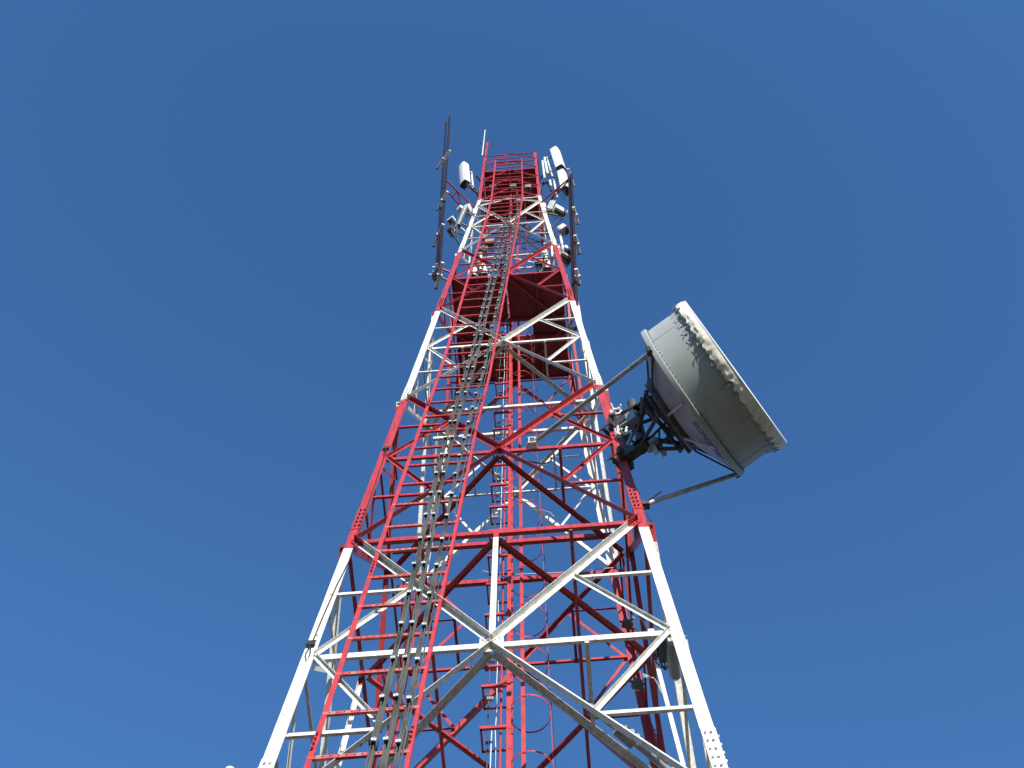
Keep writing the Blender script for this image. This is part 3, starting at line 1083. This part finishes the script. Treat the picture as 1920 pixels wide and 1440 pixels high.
# ------------------------------------------------------------------ panel antennas and radio units
def panel(label, pb, pt, w, d, front, pipe=True, under=M_OLIVE, group=None):
    pb, pt, front = V(pb), V(pt), V(front)
    up = (pt - pb).normalized()
    front = (front - up * front.dot(up)).normalized()
    side = up.cross(front).normalized()
    t = thing('panel_antenna', label, 'antenna', tuple(pb), group)
    prof = []
    for i in range(9):
        a = rad(180 * i / 8)
        prof.append((math.cos(a) * w / 2, d * 0.45 + math.sin(a) * d * 0.25))
    prof += [(-w / 2, -d * .5), (w / 2, -d * .5)]
    mb = MB(); mb.prism(pb, pt, side, front, prof); mb.build('radome', M_ANT, t, True)
    mb = MB()
    mb.prism(pb - up * .05, pb - up * .001, side, front, [(a * .93, b * .93) for a, b in prof])
    for i in range(4):
        c = pb + side * (w * (-.3 + .2 * i)) - up * .05
        mb.tube([c, c - up * .12], 0.022, 8)
        mb.tube([c - up * .12, c - up * .3 - front * .1, c - up * .45 - front * .35], 0.013, 6)
    mb.build('end_cap', under, t)
    if pipe:
        c = -front * (d + .22)
        mb = MB(); mb.tube([pb + c - up * .2, pt + c - up * .1], 0.055, 10); mb.build('mount_pipe', M_ANT, t, True)
        for f in (.15, .85):
            mb = MB(); x = pb.lerp(pt, f)
            mb.box(x - front * (d * .5 + .12), front * .13, side * .04, up * .05)
            mb.box(x + c, front * .08, side * .09, up * .03)
            mb.build('bracket', M_GALV, t)
    return t


def radio(label, c, up, front, w, h, d, body=None, conn=True):
    c, up, front = V(c), V(up).normalized(), V(front)
    front = (front - up * front.dot(up)).normalized()
    side = up.cross(front).normalized()
    t = thing('radio_unit', label, 'radio box', tuple(c))
    mb = MB(); mb.box(c, side * w / 2, front * d / 2, up * h / 2); mb.build('housing', body or M_WHITEBOX, t, bevel=0.02)
    mb = MB()
    for i in range(7):
        mb.box(c - front * (d / 2 + .03) + side * (w * (-.42 + .14 * i)), side * .008, front * .03, up * h * .45)
    mb.build('cooling_fin', M_GREYBOX, t)
    if conn:
        mb = MB()
        for i in range(5):
            x = c - up * h / 2 + side * (w * (-.36 + .18 * i)) + front * random.uniform(-.2, .2) * d
            mb.tube([x, x - up * .14], 0.025, 7)
            mb.tube([x - up * .14, x - up * .22 - front * .08, x - up * .24 - front * .25], 0.014, 6)
        mb.box(c - up * (h / 2 + .05), side * w * .4, front * d * .3, up * .05)
        mb.build('connector', M_OLIVE, t)
    return t


A = at
panel('large white rounded panel antenna on the left of the red top section', A(872, 346, 53.4), A(869, 312, 56.0), .56, .34, (-.75, -.65, 0))
lm = thing('antenna_bracket', 'dark steel bracket arms holding the left panel antenna to the red top corner', 'bracket', tuple(A(900, 362, 53)))
for a, b in (((888, 352, 53.2), (904, 366, 52.6)), ((893, 330, 55.2), (905, 343, 55)), ((880, 350, 52.8), (902, 368, 52.2))):
    mb = MB(); mb.bar(A(*a), A(*b), .09, .12); mb.build('arm', M_DARKST, lm)
mb = MB(); mb.box(A(901, 363, 52.6), (.2, 0, 0), (0, .15, 0), (0, 0, .15)); mb.build('clamp', M_DARKST, lm)
ep = thing('panel_antenna', 'long flat grey panel antenna edge on below the left pole arms', 'antenna', tuple(A(858, 424, 44.2)))
mb = MB(); mb.bar(A(857, 425, 44.2), A(872, 388, 46.6), .12, .34, V((.6, -.7, .2))); mb.build('radome', M_EDGE, ep, bevel=.02)
mb = MB(); mb.bar(A(860, 425, 44.1), A(875, 390, 46.5), .09, .26, V((.6, -.7, .2))); mb.build('back_frame', M_OLIVE, ep)
for f in (.2, .8):
    mb = MB(); c = A(860, 425, 44.1).lerp(A(875, 390, 46.5), f); mb.bar(c, c + V((.45, .25, -.1)), .06, .06); mb.build('bracket', M_GALV, ep)
radio('white cube radio unit on the left leg just under the pole arms', A(876, 392, 46.6), (0.1, -.1, 1), (-.3, -.9, 0), .34, .55, .3)
radio('small white framed radio box farthest up on the left below the pole arms', A(863, 392, 47), (0, 0, 1), (-.7, -.7, 0), .28, .38, .25, conn=False)
radio('small white radio box hanging farthest left with dark connectors beneath it', A(846, 413, 44.6), (0, .1, 1), (-.5, -.8, 0), .34, .3, .26)
radio('olive grey radio box under the farthest left white radio box', A(845, 430, 43.4), (0, 0, 1), (-.5, -.8, 0), .26, .5, .24, M_OLIVE)
ua = thing('radio_mount', 'dark arms and white pipe carrying the left group of radio boxes', 'bracket', tuple(A(862, 430, 43.6)))
for a, b, r in (((848, 432, 43.5), (868, 440, 43.2), .04), ((858, 424, 44.2), (872, 432, 44), .05), ((866, 395, 46.6), (890, 402, 46.2), .045), ((864, 427, 43.8), (873, 434, 43.6), .03)):
    mb = MB(); mb.tube([A(*a), A(*b)], r, 8); mb.build('arm', M_DARKST if r > .03 else M_ANT, ua, True)
for i, pts in enumerate(([(857, 425, 43.5), (856, 436, 43), (858, 448, 42.4), (863, 460, 41.6)], [(846, 434, 43), (853, 444, 42.6), (858, 452, 42), (864, 461, 41.4)], [(872, 400, 46), (877, 412, 45), (878, 424, 44.4), (876, 436, 43.6)])):
    mb = MB(); mb.tube([A(*p) for p in pts], 0.045 if i < 2 else .03, 7)
    tag(mb.build('jumper_cable', M_BLACK, None, True), ['thick black cable curving from the edge on panel antenna to the left leg', 'black cable looping from the farthest left radio box to the left leg', 'black cable hanging along the left leg beside the white cube radio'][i], 'cable')

# right side group
panel('big white panel antenna highest on the right of the tower showing its dark back', A(1052, 318, 53.0), A(1041, 284, 55.3), .60, .36, (.8, -.45, 0))
panel('big white panel antenna on the right, below and outside the highest one', A(1061, 358, 50.2), A(1054, 326, 52.2), .56, .32, (.85, -.4, 0))
rm = thing('antenna_bracket', 'dark steel arms and white pipes holding the two right panel antennas', 'bracket', tuple(A(1020, 340, 53)))
for a, b, r, mtl in (((1021, 296, 55.6), (1027, 326, 53), .07, M_ANT), ((1017, 302, 55.2), (1021, 334, 52.4), .06, M_ANT), ((1031, 338, 52), (1033, 349, 51.2), .06, M_ANT),
                     ((1010, 352, 52.4), (1032, 335, 52.6), .06, M_DARKST), ((1012, 336, 53.6), (1028, 318, 53.8), .05, M_DARKST), ((1025, 340, 52.2), (1048, 338, 51.8), .04, M_GALV), ((1020, 318, 54), (1040, 308, 54), .04, M_GALV)):
    mb = MB(); mb.tube([A(*a), A(*b)], r, 9); mb.build('arm' if mtl is not M_ANT else 'mount_pipe', mtl, rm, True)
for i, pts in enumerate(([(1012, 362, 51.4), (1013, 350, 52), (1019, 343, 52.6), (1026, 343, 52.6), (1031, 349, 52), (1034, 358, 51.4)], [(1047, 326, 52.4), (1043, 334, 52), (1036, 332, 52.2), (1028, 326, 52.8)])):
    mb = MB(); mb.tube([A(*p) for p in pts], 0.06 if i == 0 else .025, 8)
    tag(mb.build('jumper_cable', M_BLACK, None, True), ['thick black cable arching beside the right edge of the red top section', 'thin black cable drooping under the highest right panel antenna'][i], 'cable')
radio('wide white radio box with rows of connectors under the right pole arms', A(1050, 396, 46.2), (.12, -.1, 1), (.55, -.8, 0), .66, .42, .34)
radio('dark grey radio box turned edge on beside the right leg under the pole arms', A(1034, 388, 46.6), (.3, -.2, 1), (.9, .2, 0), .3, .9, .22, M_GREYBOX)
radio('white and dark radio box tilted outward in the middle of the right group', A(1057, 430, 42.6), (-.25, .1, 1), (.85, -.4, 0), .36, .62, .32)
radio('square white radio box lowest on the right beside the maroon poles', A(1064, 470, 39.2), (0, 0, 1), (.5, -.85, 0), .36, .36, .3)
radio('dark grey box beneath the lowest right white radio box', A(1060, 484, 38.4), (0, 0, 1), (.6, -.8, 0), .5, .3, .34, M_GREYBOX)
rf = thing('radio_mount', 'pipes and dark arms carrying the right group of radio boxes', 'bracket', tuple(A(1050, 450, 41)))
for a, b, r, mtl in (((1051, 444, 41.5), (1058, 478, 38.8), .06, M_ANT), ((1036, 446, 41.4), (1054, 440, 41.6), .045, M_DARKST), ((1040, 462, 40), (1056, 458, 40.2), .045, M_DARKST), ((1026, 400, 45.8), (1046, 404, 45.8), .045, M_DARKST), ((1040, 478, 38.8), (1058, 474, 39), .04, M_GALV)):
    mb = MB(); mb.tube([A(*a), A(*b)], r, 8); mb.build('arm' if mtl is not M_ANT else 'mount_pipe', mtl, rf, True)
for i, pts in enumerate(([(1022, 434, 43), (1036, 426, 43.4), (1048, 414, 44.4), (1056, 408, 45)], [(1022, 437, 42.8), (1034, 440, 42.4), (1046, 441, 42.2), (1054, 444, 41.8)], [(1030, 404, 45.4), (1026, 420, 44), (1030, 436, 42.8), (1036, 452, 41.4)])):
    mb = MB(); mb.tube([A(*p) for p in pts], 0.04, 7)
    tag(mb.build('jumper_cable', M_BLACK, None, True), ['black cable rising from the right leg to the wide white radio box', 'black cable running level from the right leg to the tilted radio box', 'black cable hanging down the right leg past the radio boxes'][i], 'cable')

# sector panels behind the tower, seen through the lattice
for (pb, pt), l in (((A(906, 516, 38.6), A(902, 492, 40.6)), 'white panel antenna behind the lattice just above the left half of the platform'),
                    ((A(891, 520, 38.4), A(889, 500, 40)), 'narrow white panel antenna behind the cable ladder rail just above the platform'),
                    ((A(1026, 505, 38.6), A(1022, 474, 41)), 'white panel antenna inside the right leg just above the right half of the platform')):
    panel(l, pb, pt, .34, .2, (0, 1, 0) if l[0] != 'n' else (-.6, .8, 0))
for c, l in ((A(918, 455, 43.2), 'brownish radio box behind the cable ladder between the white braces'), (A(906, 470, 42), 'grey radio box behind the left rail of the cable ladder'), (A(1012, 492, 39.6), 'dark radio box inside the right leg above the platform')):
    radio(l, c, (0, 0, 1), (0, -1, 0), .4, .55, .28, mat('brown_grey_housing', (0.30, 0.25, 0.21), .6))
for c, l in ((A(924, 352, 53.4), 'grey radio box behind the ladder in the left of the red top section'), (A(962, 350, 53.2), 'grey radio box in the middle of the red top section'), (A(990, 352, 53), 'grey radio box at the right of the red top section')):
    radio(l, c, (0, 0, 1), (0, -1, 0), .35, .5, .25, M_GREYBOX)

for i in range(12):
    x, z = random.uniform(-.6, .9), random.uniform(46.5, 50)
    pts = [V((x, -1.2 + random.uniform(0, .8), z))]
    for j in range(4):
        pts.append(pts[-1] + V((random.uniform(-.35, .35), random.uniform(-.1, .5), random.uniform(.2, 1.1))))
    mb = MB(); mb.tube(pts, random.choice((.022, .03, .04)), 6)
    tag(mb.build('jumper_cable', M_CABLE if i % 3 else M_BLACK, None, True), 'dark jumper cable in the tangle above the end of the feeder bundles', 'cable', 'tangled jumper cables inside the tower top')
# ------------------------------------------------------------------ smaller fittings lower down
# cable coil tied to the right leg
c = at(1076, 607, 30.6)
mb = MB()
for j in range(5):
    mb.tube([c + V((math.cos(rad(a)) * (.13 + .015 * j), .02 * j - .05, math.sin(rad(a)) * (.42 + .02 * j))) for a in range(0, 360, 20)], 0.014, 6, closed=True)
tag(mb.build('cable_coil', M_CABLE, None, True), 'coil of dark cable tied inside the right leg just below the platform', 'cable coil')
# grounding cable down the left leg with clamps
mb = MB()
mb.tube([on_face(u, v, .02) for u, v in ((726, 838), (708, 892), (687, 955), (673, 994), (664, 1023), (655, 1050), (644, 1073), (631, 1098), (608, 1150), (587, 1200), (583, 1208))], 0.012, 6)
tag(mb.build('ground_cable', M_BLACK, None, True), 'thin dark cable running down along the inner edge of the left leg', 'cable')
for (u, v, z), l in (((583, 1206, .04), 'small black clamp on the white part of the left leg'), ((724, 840, .04), 'small black clamp on the red part of the left leg')):
    c = on_face(u, v, z)
    t = thing('leg_clamp', l, 'clamp', tuple(c))
    mb = MB(); mb.box(c, (.07, 0, 0), (0, .02, 0), (0, 0, .05)); mb.tube([c + V((-.09, 0, -.02)), c + V((.09, -.02, .03))], .015, 6); mb.build('jaw', M_BLACK, t)
    mb = MB(); mb.tube([c + V((0, 0, -.05)), c + V((-.04, 0, -.25)), c + V((.01, 0, -.42)), c + V((.04, 0, -.25)), c], .009, 6); mb.build('tail_wire', M_BLACK, t)
# galvanised pipe with splice on the plan bracing bottom right
gp = thing('galvanised_pipe', 'galvanised pipe with a bolted splice plate along the lower right inner brace', 'pipe', tuple(at(1180, 1385, 14.6)))
p, q = at(1098, 1318, 14.62), at(1262, 1452, 14.62)
d = (q - p).normalized(); sd_ = d.cross(DZ)
mb = MB(); mb.tube([p, q], 0.055, 12); mb.build('pipe', M_GALV, gp, True)
mb = MB(); c = at(1174, 1381, 14.5); mb.box(c, d * .2, sd_ * .11, DZ * .012)
for i in range(3):
    for sg in (-1, 1):
        mb.bolt(c + d * (.13 * (i - 1)) + sd_ * .07 * sg - DZ * .012, -DZ, .016, .02)
mb.build('splice_plate', M_GALV, gp)
mb = MB()
for i in range(3):
    x = c + d * (-.1 + .12 * i) + sd_ * .1
    mb.tube([x + sd_ * .05, x - sd_ * .02 + DZ * .05], .03, 8)
mb.build('clip', M_CLAMP, gp)
# camera like unit by the right leg
c = at(1236, 1203, 15.4)
t = thing('equipment_box', 'white box with a rounded top on the right side face just below the white crossbar', 'equipment box', tuple(c))
mb = MB()
mb.prism(c + V((-.02, -.16, 0)), c + V((.02, .14, 0)), V((1, 0, 0)), V((0, 0, 1)), [(-.15, -.09), (.15, -.09), (.15, .03), (.11, .09), (.04, .12), (-.15, .12)])
mb.build('housing', M_WHITEBOX, t)
mb = MB()
mb.box(c + V((.03, .05, -.15)), (.1, 0, 0), (0, .09, 0), (0, 0, .05))
for i in range(4):
    mb.tube([c + V((-.1 + .06 * i, .1, -.1)), c + V((-.1 + .07 * i, .2, -.24)), c + V((.05, .3, -.3))], .012, 6)
mb.build('connector', M_OLIVE, t)
c = at(1262, 1240, 15.0)
t = thing('lamp_unit', 'grey white rounded cylinder hanging below the white box at the right leg', 'lamp', tuple(c))
mb = MB(); mb.tube([c + V((0, -.25, .1)), c + V((.01, .0, .03)), c + V((.02, .26, -.02)), c + V((.02, .31, -.03))], [.10, .115, .10, .05], 16); mb.build('body', M_GREYBOX, t, True)
mb = MB(); mb.box(c + V((-.14, -.15, .1)), (.06, 0, 0), (0, .2, 0), (0, 0, .06)); mb.build('bracket', M_OLIVE, t)
for (u, v, z), l in (((1176, 1170, 17.3), 'dark cable box on the inside of the right side face'), ((1196, 1283, 15.2), 'dark clamp block low on the right side face'), ((1190, 975, 19.6), 'dark clamp behind the right leg above the red crossbar')):
    c = at(u, v, z) + V((0, .6, 0))
    c = at_y(u, v, c.y)
    t = thing('cable_box', l, 'junction box', tuple(c))
    mb = MB(); mb.box(c, (.09, .05, .02), (-.03, .08, 0), (0, .01, .05)); mb.tube([c + V((-.14, -.06, .02)), c + V((.16, .1, -.03))], .022, 7); mb.build('box', M_OLIVE, t)
    mb = MB()
    for i in range(3):
        mb.tube([c + V((.1, -.1, .05 + .04 * i)), c + V((.3, -.02, .1)), c + V((.42, .1 + .05 * i, -.05))], .008, 5)
    mb.build('wire', M_WCABLE, t, True)
mb = MB()
mb.tube([at(1012, 955, 25.4), at(1030, 960, 25.3), at(1046, 975, 25.1), at(1056, 990, 24.9), at(1070, 996, 24.8)], .008, 5)
tag(mb.build('loose_wire', M_WCABLE, None, True), 'thin white loose wire curving beside the far white brace', 'wire')
mb = MB()
mb.tube([at(905, 1070, 21.6), at(940, 1078, 21.5), at(985, 1076, 21.5), at(1030, 1074, 21.5), at(1080, 1072, 21.5), at(1150, 1064, 21.5)], .009, 5)
tag(mb.build('loose_wire', M_WCABLE, None, True), 'thin pale wire strung along the inner red crossbeam', 'wire')
# round capped post at the lower edge of the picture
c = at(432, 1442, 7.4)
t = thing('capped_post', 'rounded white top of a thin post at the lower left edge', 'post', (c.x, c.y, GROUND))
mb = MB(); mb.tube([(c.x, c.y, GROUND), (c.x, c.y, 7.36)], .03, 10); mb.build('post', M_GALV, t, True)
mb = MB(); mb.tube([(c.x, c.y, 7.36 + .05 * math.sin(rad(a)) ) for a in (0, 30, 60, 80, 90)], [.05 * math.cos(rad(a)) + .001 for a in (0, 30, 60, 80, 90)], 14); mb.build('cap', M_ANT, t, True)

# ------------------------------------------------------------------ ground
mb = MB()
mb.add([(-1500, -1500, GROUND), (1500, -1500, GROUND), (1500, 1500, GROUND), (-1500, 1500, GROUND)], [(0, 1, 2, 3)])
g = mb.build('ground', mat('dry_ground', (0.045, 0.046, 0.030), 0.95, scale=0.4, dirt=(0.030, 0.038, 0.020), bump=0.4))
g['kind'] = 'structure'
bpy.context.view_layer.update()
